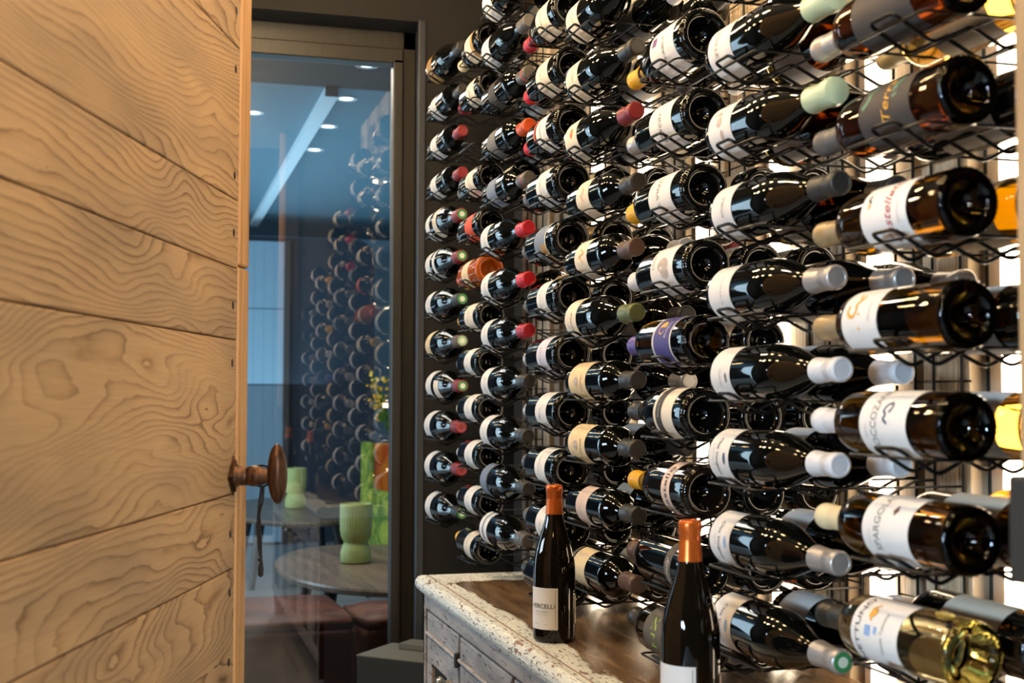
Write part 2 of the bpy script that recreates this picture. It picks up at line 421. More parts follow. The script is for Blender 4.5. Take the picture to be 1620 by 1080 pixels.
# --- the wall: eight columns, rows a fixed step apart.  t = y of the base end.
P = .1175
XF, DX = .8137, .095                     # front row and step towards the wall
COLS = {'A': ('neck', 3.665), 'B': ('base', 3.067), 'C': ('neck', 3.024), 'D': ('base', 2.421), 'E': ('neck', 2.362), 'F': ('base', 1.774), 'G': ('neck', 1.695), 'H': ('base', 1.1275)}
CNAME = {'A': 'leftmost', 'B': 'second', 'C': 'third', 'D': 'fourth', 'E': 'fifth', 'F': 'sixth', 'G': 'seventh', 'H': 'rightmost'}
ORD = ['top', 'second', 'third', 'fourth', 'fifth', 'sixth', 'seventh', 'eighth', 'ninth', 'tenth', 'eleventh', 'twelfth', 'thirteenth']
W = lambda pn='white', a0=.022, a1=.100, t0=-80, t1=88: [(pn, a0, a1, t0, t1)]
dots = lambda n, ax, ink='grey', th=0, size=.006: ('text', '.'.join('iltoea'[k % 6] for k in range(n)), size, ax, th, ink, 0, 1)
small = lambda th=0: [('text', 'Grand Vin', .008, .070, th, 'grey', .2, 1), ('text', 'mis en bouteille au chateau', .0032, .045, th, 'faint', 0, 1)]
def script(txt, size, ax, ink, th=0): return ('text', txt, size, ax, th, ink, .35, 1)
def caps_text(txt, size, ax, ink, th=0, sx=1.15): return ('text', txt, size, ax, th, ink, 0, sx)
drop = ('poly', [ell(.004, .086, .0075, .0034)], 'blue')
drop_sky = ('poly', [ell(.004, .086, .0085, .004)], 'sky')
bord_l = W('white', .055, .125)
FRONT = {
 'A': {8: ('burg', G_black, 'dark', W('tan', .02, .085), []), 7: ('bord', G_black, 'black', W('white', .045, .11), []), 6: ('bord', G_black, 'dark red', W('white', .05, .125), []),
       5: ('bord', G_black, 'dark red', W('white', .05, .12), []), 4: ('burg', G_black, 'dark red/green', W('white', .02, .07)+[('ivory', .115, .155, -70, 80)], [('poly', [ell(.004, .134, .006, .005)], 'gold'), ('poly', [ell(-.010, .134, .004, .006)], 'sky')]),
       3: ('burg', G_black, 'dark red/green', W('white', .02, .08)+[('white', .112, .14, -80, 85)], []), 2: ('burg', G_black, 'dark/green', W('white', .02, .085), []), 1: ('burg', G_black, 'brown/pale', W('cream', .02, .08), []),
       0: ('burg', G_black, 'dark red/green', W('white', .018, .085)+[('ivory', .125, .168, -20, 60)], []), -1: ('burg', G_black, 'dark red/ring', W('white', .018, .09), []), -2: ('burg', G_black, 'dark red/ring', W('white', .018, .085), []), -3: ('burg', G_black, 'dark/green', W('white', .018, .085), [])},
 'B': {8: ('burg', G_black, 'cream', W('ivory', .04, .115)+[('tan', .036, .058, -80, 30)], []), 7: ('bord', G_black, 'dark red', W('ivory', .04, .12), []), 5: ('bord', G_black, 'grey', W('ivory', .04, .12), []),
       4: ('bord', G_black, 'grey', W('orange-red', .045, .12), []), 3: ('bord', G_rose, 'orange', W('cream', .085, .15), []), 2: ('bord', G_black, 'yellow', W('ivory', .04, .13), []), 1: ('bord', G_black, 'grey', W('white', .05, .12), []),
       0: ('bord', G_black, 'cream', W('white', .04, .12), []), -1: ('bord', G_black, 'white', W('white', .04, .12), []), -2: ('bord', G_black, 'silver', W('white', .045, .12), []), -3: ('bord', G_black, 'yellow', W('ivory', .045, .11), [])},
 'C': {8: ('burg', G_black, 'grey', W('white', .02, .095), []), 7: ('burg', G_black, 'grey', W('white', .02, .085), []), 6: ('bord', G_black, 'grey|orange', W('dark grey', .07, .13), []), 5: ('bord', G_black, 'orange', W('grey', .06, .135), []),
       4: ('bord', G_black, 'grey|orange', W('grey-blue', .06, .14), []), 3: ('burg', G_black, 'red', W('white', .02, .085), []), 2: ('burg', G_black, 'red', W('white', .02, .085), []), 1: ('burg', G_black, 'crimson', W('white', .02, .08), []),
       0: ('burg', G_black, 'black', W('white', .018, .082)+[('dark grey', .018, .075, -88, -62)], []), -1: ('burg', G_black, 'black', W('white', .02, .085), []), -2: ('burg', G_black, 'black', W('grey-blue', .018, .075)+[('dark grey', .078, .084, -80, 88)], []),
       -3: ('burg', G_black, 'grey', W('white', .02, .085)+[('grey-blue', .045, .058, -80, 88)], [])},
 'D': {7: ('burg', G_black, 'crimson', W('ivory', .035, .115), []), 6: ('bord', G_black, 'red', W('ivory', .045, .125), []), 5: ('bord', G_black, 'red', W('white', .055, .125)+[('orange-red', .13, .142, -40, 80)], []), 4: ('bord', G_black, 'grey', W('white', .05, .12), []),
       3: ('bord', G_black, 'grey', W('grey-blue', .05, .125)+[('tan', .05, .085, -75, -10), ('ivory', .046, .052, -78, 85)], []), 2: ('bord', G_black, 'grey', W('white', .055, .12)+[('cream', .055, .12, -80, -66)], []), 1: ('bord', G_black, 'silver', W('lilac-white', .05, .115), []),
       0: ('bord', G_black, 'silver', W('white', .05, .125), []), -1: ('bord', G_black, 'grey', W('white', .05, .12), []), -2: ('bord', G_black, 'grey', W('white', .05, .125), []), -3: ('bord', G_black, 'dark', W('white', .05, .12), [])},
 'E': {6: ('burg', G_black, 'dark', W('ivory', .02, .085), []), 5: ('burg', G_black, 'dark', W('ivory', .022, .09)+[('blue', .008, .02, -80, -20)], []), 4: ('burg', G_black, 'dark red', W('ivory', .02, .09), [('poly', [ell(-.006, .06, .010, .008)], 'orange')]),
       3: ('bord', G_black, 'black', W('ivory', .07, .14), [('poly', stroke([(-.018, .10), (-.008, .112), (.0, .098), (.012, .112)], .0022), 'orange')]), 2: ('bord', G_black, 'brown', W('ivory', .07, .14), [('poly', stroke([(-.016, .10), (-.006, .12), (0, .096), (.012, .118)], .003), 'gold')]),
       1: ('burg', G_black, 'olive', W('ivory', .02, .085), []), 0: ('bord', G_black, 'black', W('cream', .028, .125), [('poly', [ell(0, .072, .009, .012)], 'faint'), ('text', 'Chateau', .010, .10, 5, 'brown', .3, 1)]),
       -1: ('bord', G_black, 'black', W('cream', .028, .125), [('poly', [ell(0, .072, .009, .012)], 'faint'), ('text', 'Chateau', .010, .10, 5, 'brown', .3, 1)]), -2: ('bord', G_black, 'black', W('pinkish', .07, .13), [dots(9, .10)]), -3: ('bord', G_black, 'brown', W('cream', .055, .125)+[('smoky', .038, .050, -80, 85)], [('poly', [[(-.05, .0545), (.055, .0545), (.055, .0575), (-.05, .0575)]], 'red'), ('poly', [[(-.05, .1225), (.055, .1225), (.055, .1255), (-.05, .1255)]], 'red')])},
 'F': {5: ('burg', G_black, 'yellow', W('white', .03, .125), [caps_text('TABLE', .0125, .072, 'grey', -8), ('poly', [[(.004, .098), (.018, .098), (.018, .116), (.004, .116)]], 'purple')]),
       4: ('bord', G_black, 'silver', W('white', .045, .135), [script('Oscar', .021, .092, 'grey', -14)]), 3: ('bord', G_black, 'yellow', W('white', .045, .135), [caps_text('A VINA', .0135, .095, 'grey', 6)]),
       2: ('bord', G_black, 'white', W('white', .045, .135), [caps_text('LUX', .011, .122, 'grey', 20), ('poly', [ell(.006, .085, .012, .020), ell(-.006, .078, .010, .014)], 'faint')]),
       1: ('bord', G_olive, 'purple', W('white', .052, .128, -78, 82)+[('blue', .056, .120, -72, 84)], [('poly', [ell(.022, .094, .012, .012)], 'gold'), caps_text('Bulger', .010, .074, 'silver', 28), caps_text('ALLEGRO VIVACE', .0055, .124, 'blue', -10)]),
       0: ('burg', G_black, 'black', W('ivory', .04, .115)+[('dark grey', .082, .105, -50, 84)], [caps_text('- Riserva -', .007, .094, 'silver', 5)]),
       -1: ('burg', G_brown, 'yellow', W('pinkish', .052, .085), [caps_text('Castello', .017, .068, 'black', 0, 1.5)]),
       -2: ('bord', G_black, 'brown', W('smoky', .05, .075, -60, 85), [script('rebuly', .016, .062, 'silver', -10)]),
       -3: ('bord', G_brown, 'black', W('smoky', .04, .165, -80, 84), [('vtext', 'N', .030, .125, 30, 'lime'), ('vtext', 'Z', .030, .122, -8, 'lime'), ('vtext', 'L', .026, .120, -42, 'lime'), ('vtext', 'BIO', .009, .095, -30, 'lime')])},
 'G': {5: ('burg', G_black, 'grey', W('white', .02, .09), []), 4: ('burg', G_black, 'pale green', W('white', .018, .088, -74, 90), [caps_text('EVILLE', .0125, .045, 'grey', -6)]),
       3: ('burg', G_black, 'pale green', W('white', .018, .088, -76, 90), [('poly', [ell(-.006, .052, .008, .007), ell(.016, .06, .009, .005), ell(-.02, .046, .003, .010)], 'faint')]),
       2: ('burg', G_black, 'black', W('white', .016, .078, -76, 90), [script('Venus', .013, .052, 'grey', -4)]), 1: ('burg', G_black, 'silver', W('white', .018, .084, -68, 90), [caps_text('L U N A R I A', .0062, .058, 'grey', -4)]),
       0: ('burg', G_black, 'white', W('white', .012, .072, -80, 90), [caps_text('CHIUSO', .0068, .042, 'grey', 6), ('poly', [ell(.004, .060, .0075, .0032), [(-.001, .0555), (.003, .0555), (.003, .059), (-.001, .059)]], 'grey')]),
       -1: ('burg', G_black, 'white', W('white', .012, .074, -80, 90), [('text', 'Clos Vougeot', .0108, .040, -2, 'black', .1, .98), ('text', 'appellation controlee', .004, .028, -4, 'grey', 0, 1), ('poly', [ell(.002, .061, .0090, .0036)], 'blue')]),
       -2: ('burg', G_black, 'silver', W('white', .014, .076, -82, 90), [('text', 'Clos Vougeot', .0112, .044, -4, 'black', .1, .98), ('text', 'grand cru', .004, .032, -4, 'grey', 0, 1), ('poly', [ell(-.002, .062, .0090, .0038)], 'sky')]),
       -3: ('burg', G_black, 'silver/green', W('white', .014, .076, -82, 90), [('text', 'Clos Vougeot', .0112, .044, -4, 'black', .1, .98), ('text', 'grand cru', .004, .032, -4, 'grey', 0, 1), ('poly', [ell(-.002, .062, .0090, .0038)], 'sky')])},
 'H': {4: ('bord', G_amber, 'silver', W('dark grey', .05, .165), []),
       3: ('bord', G_amber, 'grey', W('dark grey', .055, .155), [('text', 'Terra', .022, .100, 10, 'gold', .3, 1.1), ('poly', stroke([(.006, .147), (.014, .138), (.024, .140), (.034, .132)], .006), 'green'), ('poly', stroke([(.008, .084), (.022, .088), (.036, .083)], .008), 'green')]),
       2: ('bord', G_olive, 'tan', W('white', .060, .150, -80, 88), [script('Castelletto', .0205, .095, 'red', 8), ('poly', stroke([(.016, .131), (.021, .137), (.027, .135)], .003), 'black'), ('poly', [ell(.013, .133, .004, .0024)], 'gold'), ('text', 'bianco di toscana', .004, .076, 0, 'grey', 0, 1)]),
       1: ('bord', G_olive, 'tan', W('white', .118, .192, -55, 88), [('poly', stroke([(.018, .178), (.010, .180), (.004, .174), (.004, .166), (.011, .162), (.020, .166), (.024, .160), (.032, .156)], .0042)+stroke([(.024, .160), (.030, .166), (.036, .168)], .003)+stroke([(.008, .156), (-.012, .156)], .004), 'gold'), ('text', 'COSTAMARA', .0042, .134, 14, 'grey', 0, 1)]),
       0: ('bord', G_olive, 'white', W('white', .058, .150, -80, 88), [caps_text('ROCCOZANO', .0165, .120, 'grey', 16, .80), ('text', 'bianco', .0062, .137, -10, 'faint', 0, 1), ('poly', stroke([(.002, .094), (.007, .102), (.012, .098), (.017, .104), (.024, .100), (.027, .092), (.021, .088), (.015, .093)], .0032), 'blue')]),
       -1: ('bord', G_olive, 'cream', W('white', .062, .152, -80, 88), [caps_text('SPARGOLA', .0165, .122, 'grey', 16, .84), ('text', 'vino bianco', .0042, .137, -12, 'faint', 0, 1), ('poly', [[(.020, .095), (.026, .100), (.034, .095), (.026, .090)]], 'brown')]),
       -2: ('bord', G_gold, 'dark', W('white', .085, .178, -80, 88), [caps_text('NETTUNO', .0120, .164, 'black', 10, 1.45), ('poly', [ell(.028, .142, .006, .006, 10)]+stroke([(.018, .140), (.024, .148), (.034, .148), (.040, .140)], .003), 'gold'), ('poly', [[(.000, .138), (.012, .138), (.012, .150), (.000, .150)]], 'sky'), ('poly', [[(.004, .126), (.012, .126), (.012, .132), (.004, .132)]], 'sky'), ('text', 'Costa Toscana', .008, .116, 10, 'grey', 0, 1)])},
}
DESC = {'glass_black_green': 'dark', 'glass_black_brown': 'dark brown', 'glass_dark_amber': 'dark amber', 'glass_olive': 'olive gold', 'glass_yellow': 'yellow gold', 'glass_pale_gold': 'pale gold', 'glass_rose_orange': 'bright orange'}
NK = {'neck': .032, 'base': -.0273}
SHELF = []
def zrow(c, k): return EYE+NK[COLS[c][0]]+P*k
for c, rows in FRONT.items():
    d, t = COLS[c]
    ks = sorted(rows, reverse=True)
    if c == 'B': allk = list(range(8, -4, -1))
    else: allk = ks
    for k in ks:
        kind, gm, cap, lab, deco = rows[k]
        R = SHAPE[kind][1]; z = zrow(c, k)-(.041-R)*1.0
        od = ORD[allk.index(k)]
        if k == allk[-1]: od = 'bottom'
        cn = cap.split('/')[0].split('|')[0]
        lb = '%s bottle, %s label, %s capsule, %s, %s front column' % (DESC[gm.name], lab[0][0], cn, od if od in ('top', 'bottom') else od+' from top', CNAME[c])
        if not deco and lab[0][0] in ('white', 'ivory', 'cream', 'lilac-white', 'pinkish') and c in 'ABCDE':
            rr = random.Random(hash((c, k)) % 1000 if False else ord(c)*31+k)
            mid = (lab[0][1]+lab[0][2])/2
            deco = [('text', rr.choice(['Chateau', 'Domaine', 'Barolo', 'Chianti', 'Rioja', 'Brunello', 'Merlot', 'Pinot Noir', 'Riserva']), rr.choice([.0085, .011]), mid+.006, rr.uniform(-14, 14), rr.choice(['grey', 'black', 'brown', 'grey']), rr.choice([0, .25]), 1.2),
                    ('text', rr.choice(['appellation controlee', 'mis en bouteille', 'imbottigliato']), .0038, mid-.012, rr.uniform(-10, 10), 'grey', 0, 1)]
        rr = random.Random(ord(c)*17+k)
        make_bottle((XF+rr.uniform(-.002, .002), t+rr.uniform(-.005, .005), z), d, kind, gm, cap, lab, rr.uniform(-.06, .06), lb, 'bottles lying in the front row of the racks', rr.uniform(-.012, .012), deco, {'A': (1.07, 1.07, 1.0) if kind == 'burg' else (1, 1, 1), 'D': (1.09, 1.09, 1) if kind == 'bord' else (1.02, 1.02, 1), 'F': (1.06, 1.06, 1) if kind == 'bord' else (1.02, 1.02, 1), 'G': (.97, .97, 1.03)}.get(c, (1, 1, 1)))
    for k in allk:
        SHELF.append((c, k, ORD[allk.index(k)] if k != allk[-1] else 'bottom'))

# second and third bottles lying behind the front ones
rb = random.Random(21)
GP = [G_black]*8+[G_brown, G_amber]
for c, k, od in SHELF:
    d, t = COLS[c]
    if c in 'A': continue
    for lay in (1, 2):
        pr = {'B': (.35, 0), 'C': (.65, .3), 'D': (.95, .75), 'E': (.92, .7), 'F': (1, .9), 'G': (1, .3), 'H': (1, .45)}[c][lay-1]
        if rb.random() > pr: continue
        if c == 'B' and k == 6: continue
        kind = rb.choice(['bord', 'burg', 'bord']); gm = rb.choice(GP); cap = rb.choice(['grey', 'black', 'dark red', 'brown', 'silver', 'white', 'cream'])
        pn = rb.choice(['white', 'ivory', 'white', 'cream', 'grey'])
        if c == 'G':
            kind = 'burg'; cap = {1: 'silver', 0: 'white', -1: 'white', -2: 'silver'}.get(k, 'black'); gm = G_amber if k in (2, 3, 4) else G_black; pn = 'white'
        if c == 'H': kind = 'bord'; gm = G_yellow if k in (4, 0) else (G_olive if k in (2, -1) else G_black); cap = rb.choice(['silver', 'white', 'cream'])
        if c == 'H' and k == 0: pn = 'white'
        R = SHAPE[kind][1]
        where = ('directly behind' if lay == 1 else 'nearest the wall behind')
        lb = '%s bottle, %s capsule, %s the %s bottle, %s column' % (DESC[gm.name], cap, where, od, CNAME[c])
        make_bottle((XF+DX*lay, t+rb.uniform(-.006, .006), zrow(c, k)-(.041-R)), d, kind, gm, cap, W(pn, .03, .11) if kind == 'burg' else W(pn, .045, .15 if c == 'H' else .13), rb.uniform(-.15, .15) if c == 'H' else rb.uniform(-.6, .6), lb, 'bottles lying deeper in the racks', 0)

# --- wire shelves: a bent double zigzag with a looped front, and a flat rail frame
def shelf_mesh(d):
    key = ('shelf', d)
    if key in CACHE: return CACHE[key]
    s = -1 if d == 'neck' else 1          # from the base end towards the neck
    r = .0024
    pk, vl = -.0330, -.0560
    xs = [-.0475, 0, .0475, .095, .1425, .19, .2375]
    y1, y2 = .060*s, .106*s
    zz = []
    def rounded(path, rad=.010):
        out = [Vector(path[0])]
        for a, b, c2 in zip(path, path[1:], path[2:]):
            a, b, c2 = map(Vector, (a, b, c2))
            u = (a-b); v = (c2-b); ru = min(rad, u.length*.45); rv = min(rad, v.length*.45)
            p, q = b+u.normalized()*ru, b+v.normalized()*rv
            for k in range(4): tt = k/3; out.append(p*(1-tt)**2+b*2*tt*(1-tt)+q*tt*tt)
        out.append(Vector(path[-1])); return out
    def zig(y): return [(x, y, pk if i % 2 == 0 else vl) for i, x in enumerate(xs)]
    za, zb = zig(y1), zig(y2)
    za = za+[(.268, y1, pk)]; zb = zb+[(.268, y2, pk)]
    loopf = rounded(list(reversed(za))[:-1]+[(-.0500, y1, pk+.006), (-.0500, y2, pk+.006)]+zb[1:], .009)
    zig_me = MB().tube(loopf, r, 7).mesh('zigzag_wire'); zig_me.materials.append(M_black)
    fz2 = pk-.0044
    rail = rounded([(.268, .012*s, fz2), (-.0435, .012*s, fz2), (-.0435, .172*s, fz2), (.268, .172*s, fz2)], .012)
    rb_ = MB().tube(rail, .0018, 6)
    for x in (.0475, .1425): rb_.tube([(x, .012*s, fz2), (x, .172*s, fz2)], .0016, 6)
    rail_me = rb_.mesh('rail_frame'); rail_me.materials.append(M_black)
    CACHE[key] = (zig_me, rail_me); return CACHE[key]
for c, k, od in SHELF:
    d, t = COLS[c]
    z_me, r_me = shelf_mesh(d)
    o = empty('wire_shelf', (XF, t, zrow(c, k)))
    tag(o, 'black bent wire shelf, %s in the %s column of bottles' % (od, CNAME[c]) + (', holding no bottle' if (c == 'B' and k == 6) else ''), 'wire shelf', 'wire shelves of the bottle wall')
    link('zigzag_wire', z_me, None, o); link('rail_frame', r_me, None, o)
# upright wire grids that the shelves hook into
for c in COLS:
    d, t = COLS[c]; s = -1 if d == 'neck' else 1
    b = MB()
    for yy in (.012, .060, .106, .172): b.tube([(0, yy*s, .78), (0, yy*s, 2.62)], .0022, 6)
    gk = b
    for q in range(18): gk.tube([(.0015, .008*s, .80+q*P*.9), (.0015, .19*s, .80+q*P*.9)], .0016, 5)
    o = gk.build('wire_grid', M_black, None, (XF+.27, t, 0))
    tag(o, 'upright black wire grid behind the %s column of bottles' % CNAME[c], 'wire grid', 'upright grids of the bottle wall')

# ------------------------------------------------------------------ sideboard
CX0, CX1, CY0, CY1 = .645, 1.06, .95, 3.06
TOP = EYE-.44
M_paint = mat('worn_white_top', srgb(.7, .7, .66), .42)
nt = NT(M_paint)
co = nt.node('ShaderNodeTexCoord'); sp = nt.node('ShaderNodeSeparateXYZ'); nt.link(co.outputs['Object'], sp.inputs[0])
v1 = nt.coord((1, .25, 1)); n1 = nt.noise(v1, 22, 5, .4); n2 = nt.noise(nt.coord((1, .22, 1)), 230, 5, .3, .62); n3 = nt.noise(nt.coord((1, .12, 1)), 55, 5)
edge = nt.math('ADD', nt.math('SUBTRACT', sp.outputs[0], .700), nt.math('MULTIPLY', nt.math('SUBTRACT', n1, .5), .10))
endd = nt.math('SUBTRACT', nt.math('SUBTRACT', 2.95, sp.outputs[1]), nt.math('MULTIPLY', nt.math('SUBTRACT', n1, .5), .10))
inner = nt.math('MINIMUM', edge, endd)
bare = nt.math('MULTIPLY', inner, 160); bare = nt.node('ShaderNodeClamp'); 
mm = nt.math('MULTIPLY', inner, 160); nt.link(mm, bare.inputs[0]); bare = bare.outputs[0]
wood = nt.ramp(n3, [(.3, srgb(.30, .21, .14)), (.5, srgb(.45, .35, .24)), (.7, srgb(.52, .43, .32))])
chips = nt.ramp(n2, [(.385, (0, 0, 0, 1)), (.43, (1, 1, 1, 1))])
pt = nt.mix(chips, nt.ramp(n1, [(.35, srgb(.36, .22, .14)), (.6, srgb(.18, .17, .16))]), nt.ramp(n3, [(.3, srgb(.80, .81, .78)), (.7, srgb(.90, .91, .88))]))
worn = nt.noise(nt.coord((1.6, .5, 1)), 16, 5, .5, .6); wf = nt.noise(nt.coord((1, .3, 1)), 140, 3, .3)
pt = nt.mix(nt.ramp(nt.math('ADD', worn, nt.math('MULTIPLY', wf, .35)), [(.80, (0, 0, 0, 1)), (.83, (1, 1, 1, 1))]), pt, nt.ramp(wf, [(.35, srgb(.27, .18, .13)), (.65, srgb(.55, .38, .26))]))
nt.base(nt.mix(bare, pt, wood)); nt.bump(n2, .15, .001)
nt.link(nt.ramp(bare, [(0, (.55, .55, .55, 1)), (1, (.25, .25, .25, 1))]), nt.b.inputs['Roughness'])
M_carc = mat('worn_grey_paint', srgb(.5, .48, .47), .5)
nt = NT(M_carc); n1 = nt.noise(nt.coord((1, .6, 3)), 9, 5, .5); n2 = nt.noise(nt.coord((1, .4, 1.6)), 75, 5, .8)
pt = nt.ramp(n1, [(.3, srgb(.48, .45, .43)), (.5, srgb(.62, .58, .56)), (.7, srgb(.70, .66, .63))])
nt.base(nt.mix(nt.ramp(n2, [(.34, (1, 1, 1, 1)), (.41, (0, 0, 0, 1))]), pt, nt.ramp(n1, [(.4, srgb(.20, .17, .15)), (.6, srgb(.42, .29, .2))]))); nt.bump(n2, .2, .001)
M_void = mat('painted_interior_shade', srgb(.07, .065, .06), .9)  # near-black colour stands in for the shade inside cupboards and bolt slot
side = empty('sideboard', (0, 0, 0))
tag(side, 'distressed grey painted wooden sideboard with worn white top below the bottle racks', 'sideboard')
# worktop with a rounded nose and an incised line
b = MB()
nose = [(CX1, TOP-.042), (.652, TOP-.042), (.640, TOP-.038), (.632, TOP-.030), (.628, TOP-.021), (.629, TOP-.011), (.635, TOP-.003), (.643, TOP), (.6575, TOP), (.659, TOP-.0022), (.661, TOP-.0022), (.6625, TOP), (CX1, TOP)]
b.prism(nose, 'y', CY0-.02, CY1+.022)
b.build('worktop', M_paint, side)
MB().tube([(.660, CY0, TOP-.0012), (.660, CY1+.01, TOP-.0012)], .0014, 6).build('worn_edge_line', mat('bare_edge', srgb(.55, .36, .2), .6), side)
b = MB()
b.box(CX0+.028, CX1, CY0, CY1, .10, TOP-.042)
b.bbox(CX0, CX0+.028, CY0, CY1, TOP-.073, TOP-.042, .002)                   # frieze rail
b.bbox(CX0, CX0+.03, CY1-.022, CY1, .04, TOP-.073, .002).bbox(CX0, CX1, CY1-.012, CY1, .08, TOP-.042, .002)
b.build('carcass', M_carc, side)
for yy in (CY1-.05, CY0+.05):
    for xx in (CX0+.04, CX1-.04): MB().lathe([(.028, 0), (.022, .03), (.026, .08), (.03, .11)], 16).build('leg', M_carc, side, (xx, yy, 0))
bays = [(2.712, 3.035), (2.285, 2.696), (1.858, 2.269), (1.431, 1.842), (1.0, 1.415)]
M_pew = mat('knob_steel', srgb(.72, .7, .66), .25, .9)
for i, (y0, y1) in enumerate(bays):
    dr = MB().bbox(CX0+.004, CX0+.03, y0, y1, TOP-.130, TOP-.080, .004).bbox(CX0-.002, CX0+.02, y0, y1, TOP-.136, TOP-.127, .0035).build('drawer', M_carc, side)
    MB().bbox(CX0-.005, CX0+.012, y0-.009, y0+.004, TOP-.150, TOP-.118, .002).build('hinge', mat('iron', srgb(.3, .3, .3), .4, .8), side)
    fr = MB()
    z0, z1 = .13, TOP-.142
    fr.bbox(CX0+.004, CX0+.026, y0, y0+.11, z0, z1, .003).bbox(CX0+.004, CX0+.026, y1-.05, y1, z0, z1, .003).bbox(CX0+.004, CX0+.026, y0+.11, y1-.05, z1-.055, z1, .003).bbox(CX0+.004, CX0+.026, y0+.11, y1-.05, z0, z0+.05, .003)
    dd = fr.build('cupboard_door', M_carc, side)
    MB().box(CX0+.0262, CX0+.0275, y0+.09, y1-.03, z0+.02, z1-.03).build('interior_shade_sheet', M_void, dd)
    rods = MB(); q = y0+.118
    while q < y1-.052: rods.tube([(CX0+.016, q, z0+.045), (CX0+.016, q, z1-.05)], .0028, 6); q += .0125
    rods.build('bar_grille', mat('grille_brown', srgb(.16, .13, .12), .5), dd)
    MB().lathe([(.006, 0), (.006, .010), (.014, .016), (.016, .022), (.012, .029), (0, .031)], 20, M=Matrix.Translation((CX0+.004, y0+.085, z1-.060)) @ Matrix.Rotation(-PI/2, 4, 'Y')).build('knob', M_pew, dd)
# key hanging in the first cupboard's lock
o = MB().tube([(CX0-.012, 2.775, TOP-.235), (CX0-.012, 2.775, TOP-.262)], .0025, 8).lathe([(.011, -.003), (.013, 0), (.011, .003), (.006, .003), (.006, -.003), (.011, -.003)], 18, M=Matrix.Translation((CX0-.012, 2.775, TOP-.226)) @ Matrix.Rotation(PI/2, 4, 'X')).tube([(CX0-.012, 2.775, TOP-.215), (CX0+.006, 2.79, TOP-.203)], .0018, 6).build('key', M_pew, side)

# the two standing bottles
for i, (x, y, lb) in enumerate(((.706, 2.203, 'standing dark wine bottle with copper capsule on the sideboard, the farther of two'), (.676, 1.530, 'standing dark wine bottle with copper capsule, nearer of two on the sideboard'))):
    o = make_bottle((x, y, TOP), 'up', 'burg', G_brown, 'copper', [('white', .026, .105, -52, 52), ('ivory', .034, .090, 112, 170)], math.radians(0), lb, None, 0,
        [('text', 'VERCELLI', .0118, .070, 8, 'black', 0, 1.12), ('text', 'barolo superiore', .004, .060, 6, 'grey', 0, 1), ('text', 'denominazione di origine', .0026, .054, 4, 'faint', 0, 1), ('text', '750 ml                 14%', .0032, .036, 4, 'grey', 0, 1),
         ('poly', [[(-.033, .1005), (.034, .1005), (.034, .1011), (-.033, .1011)], [(-.033, .0300), (.034, .0300), (.034, .0306), (-.033, .0306)], [(.0334, .0300), (.034, .0300), (.034, .1011), (.0334, .1011)], [(-.033, .0300), (-.0324, .0300), (-.0324, .1011), (-.033, .1011)]], 'black')], .935)
    # turn so that the label's right edge sits just right of the middle as seen from the doorway
    base = math.atan2(-y, -x)                       # direction towards the doorway
    o.rotation_euler = (0, 0, base+math.radians(10-52))

# ------------------------------------------------------------------ the open plank door
DD = Vector((.3142, .9494, 0)); DN = Vector((.9494, -.3142, 0))      # along the leaf, out of its face
DM = Matrix(((DD.x, -DN.x, 0, .1365), (DD.y, -DN.y, 0, 2.026), (0, 0, 1, 0), (0, 0, 0, 1)))  # x along (0 at free edge, negative to the hinge), y into the leaf
M_oak = mat('oak', srgb(.75, .58, .38), .55, 0, .3)
nt = NT(M_oak)
at = nt.node('ShaderNodeAttribute'); at.attribute_name = 'plank'
mp = nt.coord((1.3, 1, 4.6)); ad = nt.node('ShaderNodeVectorMath', operation='MULTIPLY_ADD')
nt.link(at.outputs['Color'], ad.inputs[0]); ad.inputs[1].default_value = (31, 17, 43); nt.link(mp, ad.inputs[2])
vec = ad.outputs[0]
n1 = nt.noise(vec, 1.0, 2, .35, .45)
sx = nt.node('ShaderNodeSeparateXYZ'); nt.link(vec, sx.inputs[0])
jit = nt.noise(vec, 9, 3, .2)
fld = nt.math('ADD', nt.math('MULTIPLY', sx.outputs[2], 19), nt.math('ADD', nt.math('MULTIPLY', n1, 36), nt.math('MULTIPLY', jit, 1.1)))
rings = nt.math('FRACT', fld)
saw = nt.math('MULTIPLY', nt.math('POWER', rings, 3.6), nt.math('MULTIPLY_ADD', nt.noise(vec, 2.6, 4), 2.6, -.35))
ms = nt.node('ShaderNodeMapping'); ms.inputs['Scale'].default_value = (9, 1, 170); nt.link(vec, ms.inputs['Vector']); 
fine = nt.noise(ms.outputs[0], 1, 3)
big = nt.noise(vec, 2.3, 3, .3)
c = nt.ramp(saw, [(0, srgb(.83, .72, .56)), (.35, srgb(.77, .65, .485)), (1, srgb(.30, .20, .12))])
c = nt.mix(.35, c, nt.ramp(fine, [(.3, srgb(.60, .44, .27)), (.7, srgb(.84, .68, .48))]))
c = nt.mix(.45, c, nt.ramp(big, [(.34, srgb(.52, .39, .26)), (.62, srgb(.92, .80, .61))]), 'MULTIPLY')
c = nt.mix(.05, c, srgb(.80, .66, .47))
nt.base(c); nt.bump(saw, .08, .001)
def plank_attr(me, vals):
    a = me.color_attributes.new('plank', 'FLOAT_COLOR', 'CORNER')
    for p in me.polygons:
        for li in p.loop_indices: a.data[li].color = vals[p.index]
door = empty('plank_door', (0, 0, 0)); door.matrix_world = DM
tag(door, 'open oak plank door in the left foreground, its free edge beside the glazed door', 'door')
zs = [2.105, 1.94, 1.738, 1.501, 1.396, 1.286, 1.051, .938, .70, .52, .30, .012]
b = MB(); vals = []; rr = random.Random(5)
